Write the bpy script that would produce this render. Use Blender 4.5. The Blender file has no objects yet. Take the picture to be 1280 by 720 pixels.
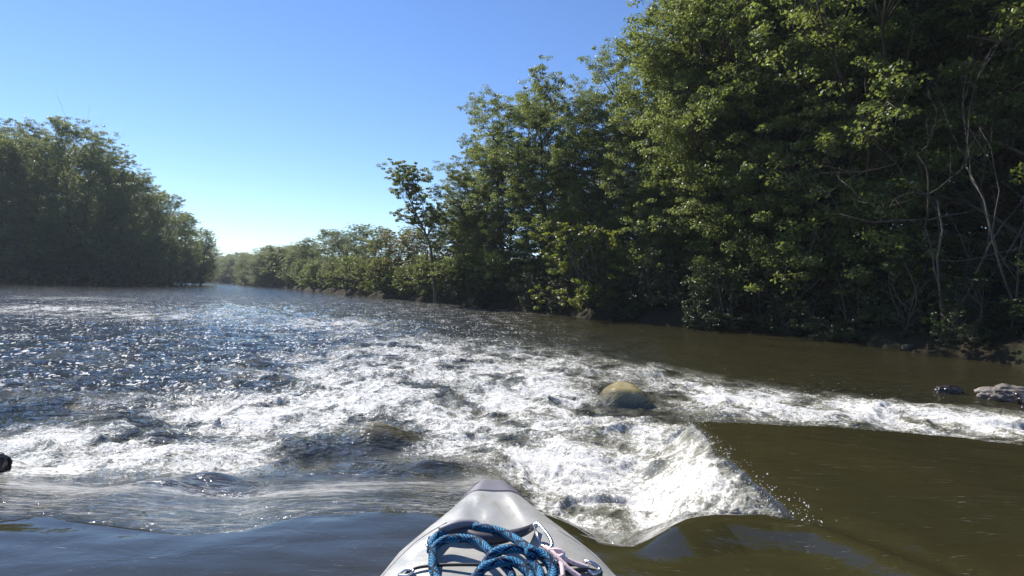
import bpy, math, random
import numpy as np
from mathutils import Vector, Matrix

R = math.radians
sc = bpy.context.scene

# ---------------------------------------------------------------- camera, sky, sun, exposure
CAM_Z = 1.45
ROLL = R(1.72)
cam_d = bpy.data.cameras.new('camera')
cam_d.sensor_width = 36.0
cam_d.lens = 18.0
cam_d.clip_start = 0.02
cam_d.clip_end = 4000
cam = bpy.data.objects.new('camera', cam_d)
sc.collection.objects.link(cam)
_r = Vector((math.cos(ROLL), 0, math.sin(ROLL)))
_u = Vector((-math.sin(ROLL), 0, math.cos(ROLL)))
_b = Vector((0, -1, 0))
cam.matrix_world = Matrix(((_r.x, _u.x, _b.x, 0), (_r.y, _u.y, _b.y, 0), (_r.z, _u.z, _b.z, CAM_Z), (0, 0, 0, 1)))
sc.camera = cam

SUN_AZ, SUN_EL = R(-39), R(41)          # azimuth measured from +Y towards +X
world = bpy.data.worlds.new('World')
sc.world = world
world.use_nodes = True
wn = world.node_tree
sky = wn.nodes.new('ShaderNodeTexSky')
sky.sky_type = 'NISHITA'
sky.sun_disc = False
sky.sun_elevation = SUN_EL
sky.sun_rotation = SUN_AZ
sky.air_density = 1.0
sky.dust_density = 0.0
sky.ozone_density = 3.5
sky.altitude = 200
hsv = wn.nodes.new('ShaderNodeHueSaturation')
hsv.inputs['Saturation'].default_value = 1.12
hsv.inputs['Hue'].default_value = 0.508
wn.links.new(sky.outputs[0], hsv.inputs['Color'])
wn.links.new(hsv.outputs[0], wn.nodes['Background'].inputs[0])
wn.nodes['Background'].inputs[1].default_value = 0.090

sl = bpy.data.lights.new('sun', 'SUN')
sl.energy = 4.6
sl.angle = R(0.53)
sl.color = (1.0, 0.95, 0.86)
sun = bpy.data.objects.new('sun', sl)
sc.collection.objects.link(sun)
sdir = Vector((math.sin(SUN_AZ) * math.cos(SUN_EL), math.cos(SUN_AZ) * math.cos(SUN_EL), math.sin(SUN_EL)))
sun.rotation_euler = sdir.to_track_quat('Z', 'Y').to_euler()
sun.location = sdir * 60

vs = sc.view_settings
vs.view_transform = 'Standard'
vs.look = 'None'
vs.gamma = 1.0
vs.exposure = 0.9
vs.use_curve_mapping = False
cy = sc.cycles
cy.max_bounces = 7
cy.diffuse_bounces = 3
cy.glossy_bounces = 3
cy.transmission_bounces = 4
cy.volume_bounces = 0
cy.use_denoising = True
cy.sample_clamp_indirect = 4
cy.sample_clamp_direct = 40

# ---------------------------------------------------------------- helpers
rng = np.random.default_rng(7)
random.seed(11)


def at(px, py, z=None, Y=None):
    """a pixel of the 1280x720 photograph -> the point where it stands (height z, or depth Y)"""
    d = _r * ((px - 640) / 640.0) + _u * ((360 - py) / 640.0) + Vector((0, 1, 0))
    t = (z - CAM_Z) / d.z if z is not None else Y / d.y
    return Vector((0, 0, CAM_Z)) + d * t


def tag(o, label=None, cat=None, group=None, kind=None):
    if label: o['label'] = label
    if cat: o['category'] = cat
    if group: o['group'] = group
    if kind: o['kind'] = kind
    return o


def link(name, me, parent=None, mat=None):
    o = bpy.data.objects.new(name, me)
    sc.collection.objects.link(o)
    if parent is not None: o.parent = parent
    if mat is not None and me is not None: me.materials.append(mat)
    return o


def empty(name, loc=(0, 0, 0), rz=0.0, s=1.0):
    o = bpy.data.objects.new(name, None)
    sc.collection.objects.link(o)
    o.location = loc
    o.rotation_euler = (0, 0, rz)
    o.scale = (s, s, s)
    o.empty_display_size = 0.2
    return o


def np_mesh(name, co, faces, smooth=True, attrs=None):
    """co (n,3); faces (m,k) all the same size"""
    me = bpy.data.meshes.new(name)
    n, (m, k) = len(co), faces.shape
    me.vertices.add(n)
    me.vertices.foreach_set('co', np.ascontiguousarray(co, dtype=np.float32).ravel())
    me.loops.add(m * k)
    me.loops.foreach_set('vertex_index', np.ascontiguousarray(faces, dtype=np.int32).ravel())
    me.polygons.add(m)
    me.polygons.foreach_set('loop_start', np.arange(0, m * k, k, dtype=np.int32))
    me.polygons.foreach_set('loop_total', np.full(m, k, dtype=np.int32))
    me.update(calc_edges=True)
    me.polygons.foreach_set('use_smooth', np.full(m, smooth, dtype=bool))
    for an, av in (attrs or {}).items():
        a = me.attributes.new(an, 'FLOAT', 'POINT')
        a.data.foreach_set('value', np.ascontiguousarray(av, dtype=np.float32))
    return me


_prng = np.random.default_rng(3)
_P = np.concatenate([_prng.permutation(256)] * 2).astype(np.int32)
_GA = _prng.uniform(0, 2 * np.pi, 256)
_G = np.stack([np.cos(_GA), np.sin(_GA)], 1)


def pn(x, y, seed=0):
    """2-D gradient noise, about -0.7 .. 0.7"""
    x = x + seed * 17.31; y = y - seed * 9.73
    xi = np.floor(x).astype(np.int64); yi = np.floor(y).astype(np.int64)
    xf = x - xi; yf = y - yi
    u = xf * xf * xf * (xf * (xf * 6 - 15) + 10); v = yf * yf * yf * (yf * (yf * 6 - 15) + 10)
    xi &= 255; yi &= 255

    def g(ix, iy, dx, dy):
        h = _P[_P[ix & 255] + (iy & 255)]
        return _G[h, 0] * dx + _G[h, 1] * dy
    a = g(xi, yi, xf, yf); b = g(xi + 1, yi, xf - 1, yf)
    c = g(xi, yi + 1, xf, yf - 1); d = g(xi + 1, yi + 1, xf - 1, yf - 1)
    return (a + u * (b - a)) * (1 - v) + (c + u * (d - c)) * v


def sstep(a, b, x):
    t = np.clip((x - a) / (b - a), 0, 1)
    return t * t * (3 - 2 * t)


def poly_dist(px, py, pts, closed):
    best = np.full(px.shape, 1e9)
    n = len(pts)
    for i in range(n if closed else n - 1):
        ax, ay = pts[i]; bx, by = pts[(i + 1) % n]
        dx, dy = bx - ax, by - ay
        t = np.clip(((px - ax) * dx + (py - ay) * dy) / (dx * dx + dy * dy + 1e-12), 0, 1)
        best = np.minimum(best, np.hypot(px - ax - t * dx, py - ay - t * dy))
    return best


def in_poly(px, py, pts):
    ins = np.zeros(px.shape, bool)
    n = len(pts); j = n - 1
    for i in range(n):
        xi, yi = pts[i]; xj, yj = pts[j]
        if yi != yj:
            c = ((yi > py) != (yj > py)) & (px < (xj - xi) * (py - yi) / (yj - yi) + xi)
            ins ^= c
        j = i
    return ins


def catmull(pts, n):
    P = [Vector(p) for p in pts]
    P = [P[0] * 2 - P[1]] + P + [P[-1] * 2 - P[-2]]
    out = []
    for i in range(1, len(P) - 2):
        for k in range(n):
            t = k / n
            a, b, c, d = P[i - 1], P[i], P[i + 1], P[i + 2]
            out.append(0.5 * ((2 * b) + (c - a) * t + (2 * a - 5 * b + 4 * c - d) * t * t + (3 * b - a - 3 * c + d) * t ** 3))
    out.append(P[-2])
    return out


def tube(path, radii, seg=10, cap=True):
    """(co, quads, u, v) of a tube along a path"""
    path = [Vector(p) for p in path]
    n = len(path)
    if not hasattr(radii, '__len__'): radii = [radii] * n
    co, us, vs_ = [], [], []
    nrm = None; L = 0
    for i, p in enumerate(path):
        t = (path[min(i + 1, n - 1)] - path[max(i - 1, 0)]).normalized()
        if nrm is None:
            nrm = t.cross(Vector((0, 0, 1)))
            if nrm.length < 1e-3: nrm = t.cross(Vector((1, 0, 0)))
        nrm = (nrm - t * nrm.dot(t)).normalized()
        bn = t.cross(nrm)
        if i: L += (p - path[i - 1]).length
        for k in range(seg):
            a = 2 * math.pi * k / seg
            co.append(p + (nrm * math.cos(a) + bn * math.sin(a)) * radii[i])
            us.append(L); vs_.append(k / seg)
    f = []
    for i in range(n - 1):
        for k in range(seg):
            k2 = (k + 1) % seg
            f.append((i * seg + k, i * seg + k2, (i + 1) * seg + k2, (i + 1) * seg + k))
    if cap:
        for e, (i0, p) in enumerate(((0, path[0]), ((n - 1) * seg, path[-1]))):
            c = len(co); co.append(p); us.append(0 if e == 0 else L); vs_.append(0)
            for k in range(seg):
                k2 = (k + 1) % seg
                f.append((c, i0 + k2, i0 + k, c) if e == 0 else (c, i0 + k, i0 + k2, c))
    return co, f, us, vs_


class MB:
    """collects vertices and faces of one mesh"""
    def __init__(s): s.v, s.f, s.u, s.w = [], [], [], []

    def add(s, co, f, us=None, vs_=None):
        o = len(s.v)
        s.v += [tuple(c) for c in co]
        for q in f:
            q = [i + o for i in q]
            if len(q) == 4 and q[0] == q[3]: q = q[:3]
            s.f.append(q)
        s.u += list(us) if us is not None else [0.0] * len(co)
        s.w += list(vs_) if vs_ is not None else [0.0] * len(co)

    def tube(s, path, r, seg=10): s.add(*tube(path, r, seg))

    def build(s, name, mat, parent=None, smooth=True, attrs=False):
        me = bpy.data.meshes.new(name)
        me.from_pydata(s.v, [], s.f)
        me.update()
        for p in me.polygons: p.use_smooth = smooth
        if attrs:
            for an, av in (('along', s.u), ('around', s.w)):
                a = me.attributes.new(an, 'FLOAT', 'POINT'); a.data.foreach_set('value', av)
        return link(name, me, parent, mat)


# ---- node helper
class NT:
    def __init__(s, name):
        s.m = bpy.data.materials.new(name); s.m.use_nodes = True
        s.t = s.m.node_tree; s.t.nodes.clear()
        s.out = s.t.nodes.new('ShaderNodeOutputMaterial')

    def n(s, typ, ins=None, **kw):
        nd = s.t.nodes.new(typ)
        for k, v in kw.items(): setattr(nd, k, v)
        for k, v in (ins or {}).items():
            if isinstance(v, bpy.types.NodeSocket): s.t.links.new(v, nd.inputs[k])
            else: nd.inputs[k].default_value = v
        return nd

    def math(s, op, a, b=None, c=None, clamp=False):
        nd = s.t.nodes.new('ShaderNodeMath'); nd.operation = op; nd.use_clamp = clamp
        for i, v in enumerate((a, b, c)):
            if v is None: continue
            if isinstance(v, bpy.types.NodeSocket): s.t.links.new(v, nd.inputs[i])
            else: nd.inputs[i].default_value = v
        return nd.outputs[0]

    def attr(s, name): return s.n('ShaderNodeAttribute', attribute_name=name).outputs['Fac']

    def noise(s, vec, scale, detail=3, rough=0.5, dist=0.0, dim='3D'):
        return s.n('ShaderNodeTexNoise', {'Vector': vec, 'Scale': scale, 'Detail': detail, 'Roughness': rough, 'Distortion': dist}).outputs['Fac']

    def ramp(s, fac, stops):
        nd = s.n('ShaderNodeValToRGB', {0: fac})
        el = nd.color_ramp.elements
        while len(el) > 1: el.remove(el[-1])
        el[0].position, el[0].color = stops[0][0], (*stops[0][1], 1)
        for p, c in stops[1:]:
            e = el.new(p); e.color = (*c, 1)
        return nd.outputs[0]

    def mixc(s, fac, a, b):
        nd = s.n('ShaderNodeMix', data_type='RGBA')
        for i, v in ((0, fac), (6, a), (7, b)):
            if isinstance(v, bpy.types.NodeSocket): s.t.links.new(v, nd.inputs[i])
            else: nd.inputs[i].default_value = v if i == 0 else (*v, 1)
        return nd.outputs[2]

    def maprange(s, v, a, b, c=0.0, d=1.0, smooth=True):
        nd = s.n('ShaderNodeMapRange', {0: v, 1: a, 2: b, 3: c, 4: d})
        nd.interpolation_type = 'SMOOTHSTEP' if smooth else 'LINEAR'
        return nd.outputs[0]

    def surf(s, sh): s.t.links.new(sh, s.out.inputs['Surface']); return s.m


# ---------------------------------------------------------------- materials
def mat_water():
    N = NT('river_water')
    P = N.n('ShaderNodeNewGeometry').outputs['Position']
    foam, silt, chop, streak = (N.attr(a) for a in ('foam', 'silt', 'chop', 'streak'))
    # lacy foam: several scales, thresholded by density
    n1 = N.noise(P, 9.0, 5, 0.62, 1.2)
    n2 = N.noise(P, 34.0, 4, 0.65, 0.8)
    st = N.n('ShaderNodeMapping', {0: P, 3: (2.2, 9.0, 9.0)})
    n3 = N.noise(st.outputs[0], 6.0, 4, 0.6, 1.5)
    stw = N.n('ShaderNodeMapping', {0: P, 2: (0, 0, R(-10)), 3: (0.8, 7.5, 7.5)})
    n4 = N.noise(stw.outputs[0], 5.0, 4, 0.65, 1.8)
    n5 = N.noise(P, 78.0, 3, 0.6, 1.0)
    stx = N.n('ShaderNodeMapping', {0: P, 2: (0, 0, R(6)), 3: (1.6, 26.0, 20.0)})
    n4 = N.math('ADD', N.math('MULTIPLY', n4, 0.6), N.math('MULTIPLY', N.noise(stx.outputs[0], 5.0, 3, 0.6, 1.2), 0.4))
    n4 = N.math('MULTIPLY_ADD', N.math('SUBTRACT', n4, 0.5), 1.6, 0.5)
    nn = N.math('ADD', N.math('MULTIPLY', n1, 0.34), N.math('ADD', N.math('MULTIPLY', n2, 0.30), N.math('ADD', N.math('MULTIPLY', n3, 0.12), N.math('MULTIPLY', n5, 0.24))))
    nn = N.math('MULTIPLY_ADD', N.math('SUBTRACT', nn, 0.5), 1.75, 0.5)
    thr = N.math('SUBTRACT', 0.80, N.math('MULTIPLY', foam, 0.375))
    fm = N.maprange(N.math('SUBTRACT', nn, thr), -0.05, 0.09)
    thr2 = N.math('SUBTRACT', 0.76, N.math('MULTIPLY', streak, 0.53))
    fs = N.math('MULTIPLY', N.maprange(N.math('SUBTRACT', n4, thr2), -0.12, 0.24), 0.55)
    # sun glints on the ripples, painted as crisp separate flecks of white
    fk = N.n('ShaderNodeMapping', {0: P, 3: (0.75, 0.55, 1.0)})
    n6 = N.noise(fk.outputs[0], 19.0, 2, 0.55, 0.6)
    n7 = N.noise(fk.outputs[0], 1.7, 3, 0.6, 0.5)
    fl = N.math('MULTIPLY', N.maprange(N.math('ADD', n6, N.math('MULTIPLY', N.math('SUBTRACT', n7, 0.5), 0.45)), 0.625, 0.665), N.attr('painted_glint'))
    fac = N.math('MAXIMUM', N.math('MAXIMUM', fm, fs), fl)
    # turbid water body; a little paler where air is mixed in
    body = N.mixc(N.maprange(foam, 0.15, 0.9, 0.0, 0.9), (0.026, 0.024, 0.010), (0.250, 0.240, 0.185))
    big = N.noise(P, 0.8, 3)
    body = N.mixc(N.math('MULTIPLY', N.maprange(big, 0.3, 0.7), N.maprange(foam, 0.0, 0.3, 1.0, 0.0)), body, (0.034, 0.028, 0.012))
    body = N.mixc(silt, body, (0.44, 0.36, 0.17))
    # ripples
    rp = N.n('ShaderNodeMapping', {0: P, 3: (0.75, 1.35, 1.0)})
    b1 = N.noise(rp.outputs[0], 5.0, 4, 0.6, 0.6)
    b2 = N.noise(rp.outputs[0], 24.0, 3, 0.6, 0.4)
    hb = N.math('MULTIPLY', N.math('ADD', N.math('MULTIPLY', b1, 0.12), N.math('MULTIPLY', b2, 0.020)), chop)
    bump = N.n('ShaderNodeBump', {'Strength': 1.0, 'Distance': 1.0, 'Height': hb})
    w = N.n('ShaderNodeBsdfPrincipled', {'Base Color': body, 'Roughness': 0.03, 'IOR': 1.70, 'Subsurface Weight': N.math('MULTIPLY', silt, 0.5), 'Subsurface Radius': (1.0, 0.8, 0.35), 'Subsurface Scale': 0.22, 'Normal': bump.outputs[0]})
    fh = N.math('MULTIPLY', N.math('ADD', N.math('MULTIPLY', n2, 1.0), N.math('MULTIPLY', n1, 0.8)), 0.06)
    fb = N.n('ShaderNodeBump', {'Strength': 0.9, 'Distance': 1.0, 'Height': fh})
    f = N.n('ShaderNodeBsdfPrincipled', {'Base Color': (0.83, 0.815, 0.785, 1), 'Roughness': 0.28, 'IOR': 1.33, 'Normal': fb.outputs[0], 'Subsurface Weight': 0.7, 'Subsurface Radius': (1.0, 0.95, 0.9), 'Subsurface Scale': 0.05})
    mx = N.n('ShaderNodeMixShader', {0: fac, 1: w.outputs[0], 2: f.outputs[0]})
    return N.surf(mx.outputs[0])


def mat_ground():
    N = NT('bank_soil')
    P = N.n('ShaderNodeNewGeometry').outputs['Position']
    a = N.noise(P, 1.3, 6, 0.65); b = N.noise(P, 14, 5, 0.7)
    c = N.ramp(a, [(0.3, (0.018, 0.015, 0.010)), (0.55, (0.032, 0.027, 0.017)), (0.75, (0.022, 0.030, 0.012))])
    c = N.mixc(N.maprange(b, 0.6, 0.78), c, (0.06, 0.046, 0.028))
    bu = N.n('ShaderNodeBump', {'Strength': 0.8, 'Distance': 0.08, 'Height': b})
    return N.surf(N.n('ShaderNodeBsdfPrincipled', {'Base Color': c, 'Roughness': 0.95, 'Specular IOR Level': 0.1, 'Normal': bu.outputs[0]}).outputs[0])


def mat_leaf(name, dark, mid, light, trans=0.35):
    N = NT(name)
    t = N.attr('tone')
    rnd = N.n('ShaderNodeObjectInfo').outputs['Random']
    tt = N.math('ADD', t, N.math('MULTIPLY', N.math('SUBTRACT', rnd, 0.5), 0.35))
    c = N.ramp(tt, [(0.0, dark), (0.5, mid), (1.0, light)])
    d = N.n('ShaderNodeBsdfPrincipled', {'Base Color': c, 'Roughness': 0.42, 'IOR': 1.4})
    tc = N.mixc(0.6, c, tuple(min(1, x * 1.9) for x in (light[0], light[1], light[2] * 0.5)))
    tr = N.n('ShaderNodeBsdfTranslucent', {0: tc})
    return N.surf(N.n('ShaderNodeMixShader', {0: trans, 1: d.outputs[0], 2: tr.outputs[0]}).outputs[0])


def mat_bark(name, c0, c1, scale=6):
    N = NT(name)
    tc = N.n('ShaderNodeTexCoord').outputs['Object']
    mp = N.n('ShaderNodeMapping', {0: tc, 3: (1, 1, 0.25)})
    a = N.noise(mp.outputs[0], scale, 6, 0.7)
    c = N.ramp(a, [(0.3, c0), (0.7, c1)])
    bu = N.n('ShaderNodeBump', {'Strength': 0.7, 'Distance': 0.05, 'Height': a})
    return N.surf(N.n('ShaderNodeBsdfPrincipled', {'Base Color': c, 'Roughness': 0.85, 'Normal': bu.outputs[0]}).outputs[0])


def mat_plain(name, col, rough=0.5, metal=0.0, var=0.12, scale=30, bump=0.0, bscale=200):
    N = NT(name)
    tc = N.n('ShaderNodeTexCoord').outputs['Object']
    a = N.noise(tc, scale, 4, 0.6)
    c = N.mixc(N.maprange(a, 0.35, 0.7), tuple(x * (1 - var) for x in col), tuple(min(1, x * (1 + var)) for x in col))
    ins = {'Base Color': c, 'Roughness': rough, 'Metallic': metal}
    if bump:
        b = N.noise(tc, bscale, 2)
        ins['Normal'] = N.n('ShaderNodeBump', {'Strength': bump, 'Distance': 0.002, 'Height': b}).outputs[0]
    return N.surf(N.n('ShaderNodeBsdfPrincipled', ins).outputs[0])


def mat_rope():
    N = NT('braided_rope')
    u, v = N.attr('along'), N.attr('around')
    # hatch of diagonal strands whose slant flips in zigzag bands round the rope
    tri = N.math('PINGPONG', N.math('MULTIPLY', v, 4.0), 1.0)
    s = N.math('FRACT', N.math('ADD', N.math('MULTIPLY', u, 80.0), N.math('MULTIPLY', tri, 2.2)))
    hatch = N.math('LESS_THAN', s, 0.50)
    tri2 = N.math('PINGPONG', N.math('MULTIPLY', u, 22.0), 1.0)
    dz = N.math('ABSOLUTE', N.math('SUBTRACT', N.math('PINGPONG', N.math('MULTIPLY', v, 4.0), 1.0), tri2))
    zig = N.math('LESS_THAN', dz, 0.2)
    k = N.math('MAXIMUM', N.math('MULTIPLY', hatch, 0.95), zig)
    c = N.mixc(k, (0.035, 0.24, 0.44), (0.004, 0.010, 0.035))
    h = N.math('ADD', N.math('MULTIPLY', s, 0.5), 0)
    bu = N.n('ShaderNodeBump', {'Strength': 0.5, 'Distance': 0.003, 'Height': h})
    return N.surf(N.n('ShaderNodeBsdfPrincipled', {'Base Color': c, 'Roughness': 0.75, 'Specular IOR Level': 0.25, 'Normal': bu.outputs[0]}).outputs[0])


M = dict(
    water=mat_water(), ground=mat_ground(),
    leaf=mat_leaf('maple_leaves', (0.046, 0.070, 0.024), (0.104, 0.142, 0.048), (0.185, 0.215, 0.080), 0.44),
    leaf_dark=mat_leaf('dark_leaves', (0.038, 0.058, 0.020), (0.082, 0.112, 0.036), (0.145, 0.172, 0.058), 0.40),
    leaf_painted_shade=mat_leaf('painted_shade_leaves', (0.014, 0.026, 0.010), (0.026, 0.044, 0.016), (0.045, 0.066, 0.024), 0.25),  # leaf greens darkened to stand in for shade under the tall trees
    leaf_yellow=mat_leaf('yellowish_leaves', (0.060, 0.065, 0.016), (0.130, 0.120, 0.030), (0.190, 0.170, 0.045)),
    leaf_bright=mat_leaf('bright_leaves', (0.055, 0.085, 0.016), (0.115, 0.150, 0.028), (0.180, 0.200, 0.040)),
    leaf_brown=mat_leaf('brown_leaves', (0.035, 0.032, 0.018), (0.065, 0.055, 0.030), (0.100, 0.085, 0.045), 0.2),
    bark=mat_bark('bark', (0.035, 0.028, 0.020), (0.110, 0.092, 0.070)),
    deadwood=mat_bark('dead_wood', (0.05, 0.042, 0.034), (0.14, 0.12, 0.10), 9),
    rope=mat_rope(),
)

# ---------------------------------------------------------------- plan of the river
RIGHT_BANK = [(14, -80), (13, -10), (12.2, 4), (11.6, 11.6), (10.9, 19), (7.6, 22), (3.9, 26.5), (0.0, 34), (-5.9, 42),
              (-18.8, 60), (-51, 116), (-98, 185), (-165, 262), (-260, 310), (-420, 335), (-900, 345)]
RIGHT_LAND = RIGHT_BANK + [(-900, 950), (950, 950), (950, -80)]
LEFT_LAND = [(-73, 110), (-80, 92), (-92, 84), (-115, 78), (-140, -80), (-950, -80), (-950, 250), (-240, 205), (-140, 165), (-84, 126)]

LIP_PX = [(0, 650), (60, 641), (130, 653), (210, 667), (300, 661), (380, 641), (480, 634), (560, 640), (640, 626), (690, 636), (722, 652), (748, 670),
          (790, 677), (825, 668), (845, 652), (880, 642), (940, 643), (1000, 652), (1018, 655), (985, 640), (935, 600), (902, 565), (868, 526),
          (940, 527), (1000, 530), (1100, 537), (1200, 546), (1280, 555)]
UP = 0.35
LIP = [(-60, 22), (-20, 6.5), (-9, 3.4), (-4, 2.5)] + [(at(a, b, z=UP).x, at(a, b, z=UP).y) for a, b in LIP_PX] + [(6, 4.0), (9, 4.4), (13.5, 4.6)]
UP_POLY = LIP + [(15, -80), (-145, -80), (-140, 20)]


def land_d(x, y):
    """positive on land, negative over water"""
    out = None
    for pl in (RIGHT_LAND, LEFT_LAND):
        d = poly_dist(x, y, pl, True)
        d = np.where(in_poly(x, y, pl), d, -d)
        out = d if out is None else np.maximum(out, d)
    return out


def ground_z(x, y):
    d = land_d(x, y) + pn(x * 0.35, y * 0.35, 5) * 1.3 * np.clip(np.hypot(x, y) / 30, 0.35, 2)
    z = np.where(d > 0, 0.95 * (1 - np.exp(-np.maximum(d, 0) / 0.8)) + 0.02 * np.maximum(d, 0) ** 0.9, np.maximum(-1.3, d * 0.5)) - 0.03
    z = z + 4.0 * sstep(8, 26, d) + 3.0 * sstep(20, 60, d)
    return z + pn(x * 0.8, y * 0.8, 6) * 0.16 + pn(x * 0.08, y * 0.08, 8) * np.clip(d / 20, 0, 1) * 1.2


def polar(rs, th):
    rr, tt = np.meshgrid(rs, th, indexing='ij')
    x = rr * np.sin(tt); y = rr * np.cos(tt)
    return x.ravel(), y.ravel()


def polar_faces(nr, nt):
    i = np.arange(nr - 1)[:, None]; j = np.arange(nt)[None, :]
    j2 = (j + 1) % nt
    f = np.stack([i * nt + j, i * nt + j2, (i + 1) * nt + j2, (i + 1) * nt + j], -1)
    f = np.broadcast_to(f, (nr - 1, nt, 4)).reshape(-1, 4)[:, ::-1]
    c = np.arange(nt)
    fan = np.stack([np.full(nt, nr * nt), (c + 1) % nt, c, c], -1)
    return f, fan


# ground sheet, out to the horizon
rs = np.concatenate([np.linspace(0.5, 8, 16, endpoint=False), np.linspace(8, 60, 190, endpoint=False), np.geomspace(60, 900, 120)])
th = np.concatenate([np.linspace(-R(65), R(65), 420, endpoint=False), np.linspace(R(65), 2 * np.pi - R(65), 120, endpoint=False)])
gx, gy = polar(rs, th)
gz = ground_z(gx, gy)
f, fan = polar_faces(len(rs), len(th))
co = np.stack([gx, gy, gz], 1)
me = np_mesh('ground', co, f)
g = link('ground', me, None, M['ground'])
tag(g, kind='structure')

# ---------------------------------------------------------------- water
def water_mesh():
    rs = [0.05]
    while rs[-1] < 900:
        r = rs[-1]
        if r < 1.9: dr = 0.035
        elif r < 14: dr = 0.0048 * r
        else: dr = r * min(0.0048 + (r - 14) * 0.0004, 0.02)
        rs.append(r + dr)
    rs = np.array(rs)
    th = np.concatenate([np.linspace(-R(56), R(56), 1450, endpoint=False), np.linspace(R(56), 2 * np.pi - R(56), 150, endpoint=False)])
    x, y = polar(rs, th)
    r = np.hypot(x, y)
    # signed distance from the ledge's lip, positive downstream
    wx = x + pn(x * 2.2, y * 2.2, 21) * 0.05; wy = y + pn(x * 2.2, y * 2.2, 22) * 0.05
    near = r < 30
    d = np.full(x.shape, 30.0)
    dd = poly_dist(wx[near], wy[near], LIP, False)
    d[near] = np.where(in_poly(wx[near], wy[near], UP_POLY), -dd, dd)
    far_up = (~near) & in_poly(x, y, UP_POLY)
    d[far_up] = -30
    down = sstep(-0.02, 0.12, d)
    rightside = sstep(0.9, 2.0, x)

    # ---- foam density and some painted sun glitter, as patches lying on the river (centre, half-sizes, weight)
    foam = np.zeros_like(x)

    def patch(px, py, rx, ry, w, p=2.0):
        nonlocal foam
        c = at(px, py, z=0.05)
        ax = rx * c.y / 640.0
        ay = ry * c.y * c.y / (1.4 * 640.0)
        sel = (np.abs(x - c.x) < ax * 3) & (np.abs(y - c.y) < ay * 3)
        e = np.exp(-(((x[sel] - c.x) / ax) ** 2 + ((y[sel] - c.y) / ay) ** 2) * 0.9)
        if w > 0: foam[sel] = foam[sel] + (1 - np.minimum(foam[sel], 1)) * w * e
        else: foam[sel] = np.maximum(0, foam[sel] * (1 + w * e))
    for a in [(700, 560, 150, 60, 1.0), (640, 505, 150, 42, .95), (800, 590, 90, 60, .85), (880, 625, 90, 45, .85), (740, 640, 90, 40, .75), (850, 560, 50, 40, .7),
              (560, 455, 130, 32, .68), (690, 465, 90, 30, .65), (460, 470, 110, 40, .52), (430, 408, 70, 12, .6), (520, 425, 90, 16, .6), (420, 440, 80, 20, .45),
              (150, 560, 190, 26, .95), (310, 512, 140, 26, 1.0), (40, 600, 120, 30, .75), (440, 500, 80, 26, .85), (230, 590, 130, 22, .5), (60, 545, 120, 20, .7),
              (890, 490, 60, 22, .95), (960, 500, 110, 20, 1.0), (1090, 510, 130, 17, 1.0), (1230, 528, 110, 17, 1.0), (880, 470, 90, 12, .4), (1350, 540, 90, 18, 1.0),
              (650, 432, 120, 15, .35), (770, 455, 80, 14, .5), (330, 385, 90, 8, .35), (60, 384, 130, 9, .75), (200, 394, 130, 9, .62), (90, 372, 120, 4, .6), (400, 400, 90, 9, .6), (250, 450, 200, 22, .28), (60, 440, 140, 26, .30), (150, 500, 160, 16, .5), (380, 470, 90, 16, .5), (20, 480, 90, 16, .4), (330, 575, 60, 14, .6), (100, 595, 140, 26, .75), (330, 600, 110, 18, .4), (640, 470, 70, 20, .5),  # far left patches paint sun glitter on the water as foam
              (560, 560, 60, 25, .6), (350, 560, 90, 20, .6)]:
        patch(*a)
    for a in [(470, 545, 45, 16, -1), (420, 560, 50, 14, -.9), (540, 588, 45, 18, -.95), (260, 622, 75, 20, -.9), (475, 600, 95, 22, -.9), (740, 545, 45, 10, -.45),
              (570, 480, 45, 8, -.35), (690, 520, 30, 8, -.3), (380, 545, 24, 7, -.4), (235, 540, 60, 5, -.4), (640, 540, 30, 8, -.25), (820, 585, 25, 8, -.3),
              (776, 490, 28, 12, -1), (410, 615, 90, 20, -.7)]:
        patch(*a)
    patchy = 0.84 + 0.95 * pn(x * 1.5, y * 1.0, 31) + 0.7 * pn(x * 3.7, y * 2.9, 32) + 0.35 * pn(x * 9.0, y * 7.0, 35)
    dens = foam.copy()
    foam = foam * np.clip(patchy + foam * 0.2, 0.0, 1.12)
    rag = pn(x * 9, y * 9, 33) * 0.10 + pn(x * 24, y * 24, 34) * 0.05
    foam *= sstep(0.02, 0.18, d + (rag + 0.07) * ((x > 0.9) & (y > 2.5)))

    # ---- heights
    edge = sstep(0.75, 1.1, x) * sstep(2.35, 2.7, y) * (1 - sstep(3.1, 4.1, y)) * (x < 2.2)
    leftside = sstep(0.25, -0.15, x)
    drop = (sstep(-0.10, 0.55, d) * (1 - leftside) + (0.8 * sstep(-0.15, 1.9, d) + 0.2 * np.clip(d / 1.9 + .08, 0, 1)) * leftside) * (1 - rightside) + sstep(-0.04, 0.30, d) * rightside
    z = UP * (1 - drop)
    z -= 0.05 * np.exp(-((d - 0.55) / 0.25) ** 2) * down * (1 - rightside) * (1 - leftside)
    # turbulence: sharp-crested lumps at many sizes
    sp = np.maximum(r * 0.0048, 0.01)
    amp = np.clip(dens, 0, 1) * 0.80 + 0.20 + 0.30 * sstep(2, -3, x) * sstep(4, 6, y)
    amp *= sstep(0.1, 0.95, d) * 0 + sstep(0.0, 0.5, d) * (1 - leftside) + (0.10 * sstep(0.0, 0.4, d) + 0.90 * sstep(0.6, 1.5, d)) * leftside
    amp *= 1.0 / (1 + (np.maximum(r - 9, 0) / 30) ** 1.2)
    calm_right = sstep(0.25, 1.0, (x - 0.25 * y)) * sstep(7.5, 9.5, y)
    amp *= 1 - 0.75 * calm_right
    ux, uy = x * 0.82 + y * 0.12, y
    qx = pn(x * 1.1, y * 0.9, 41) * 0.5; qy = pn(x * 1.1, y * 0.9, 42) * 0.5
    h = np.zeros_like(x)
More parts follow.
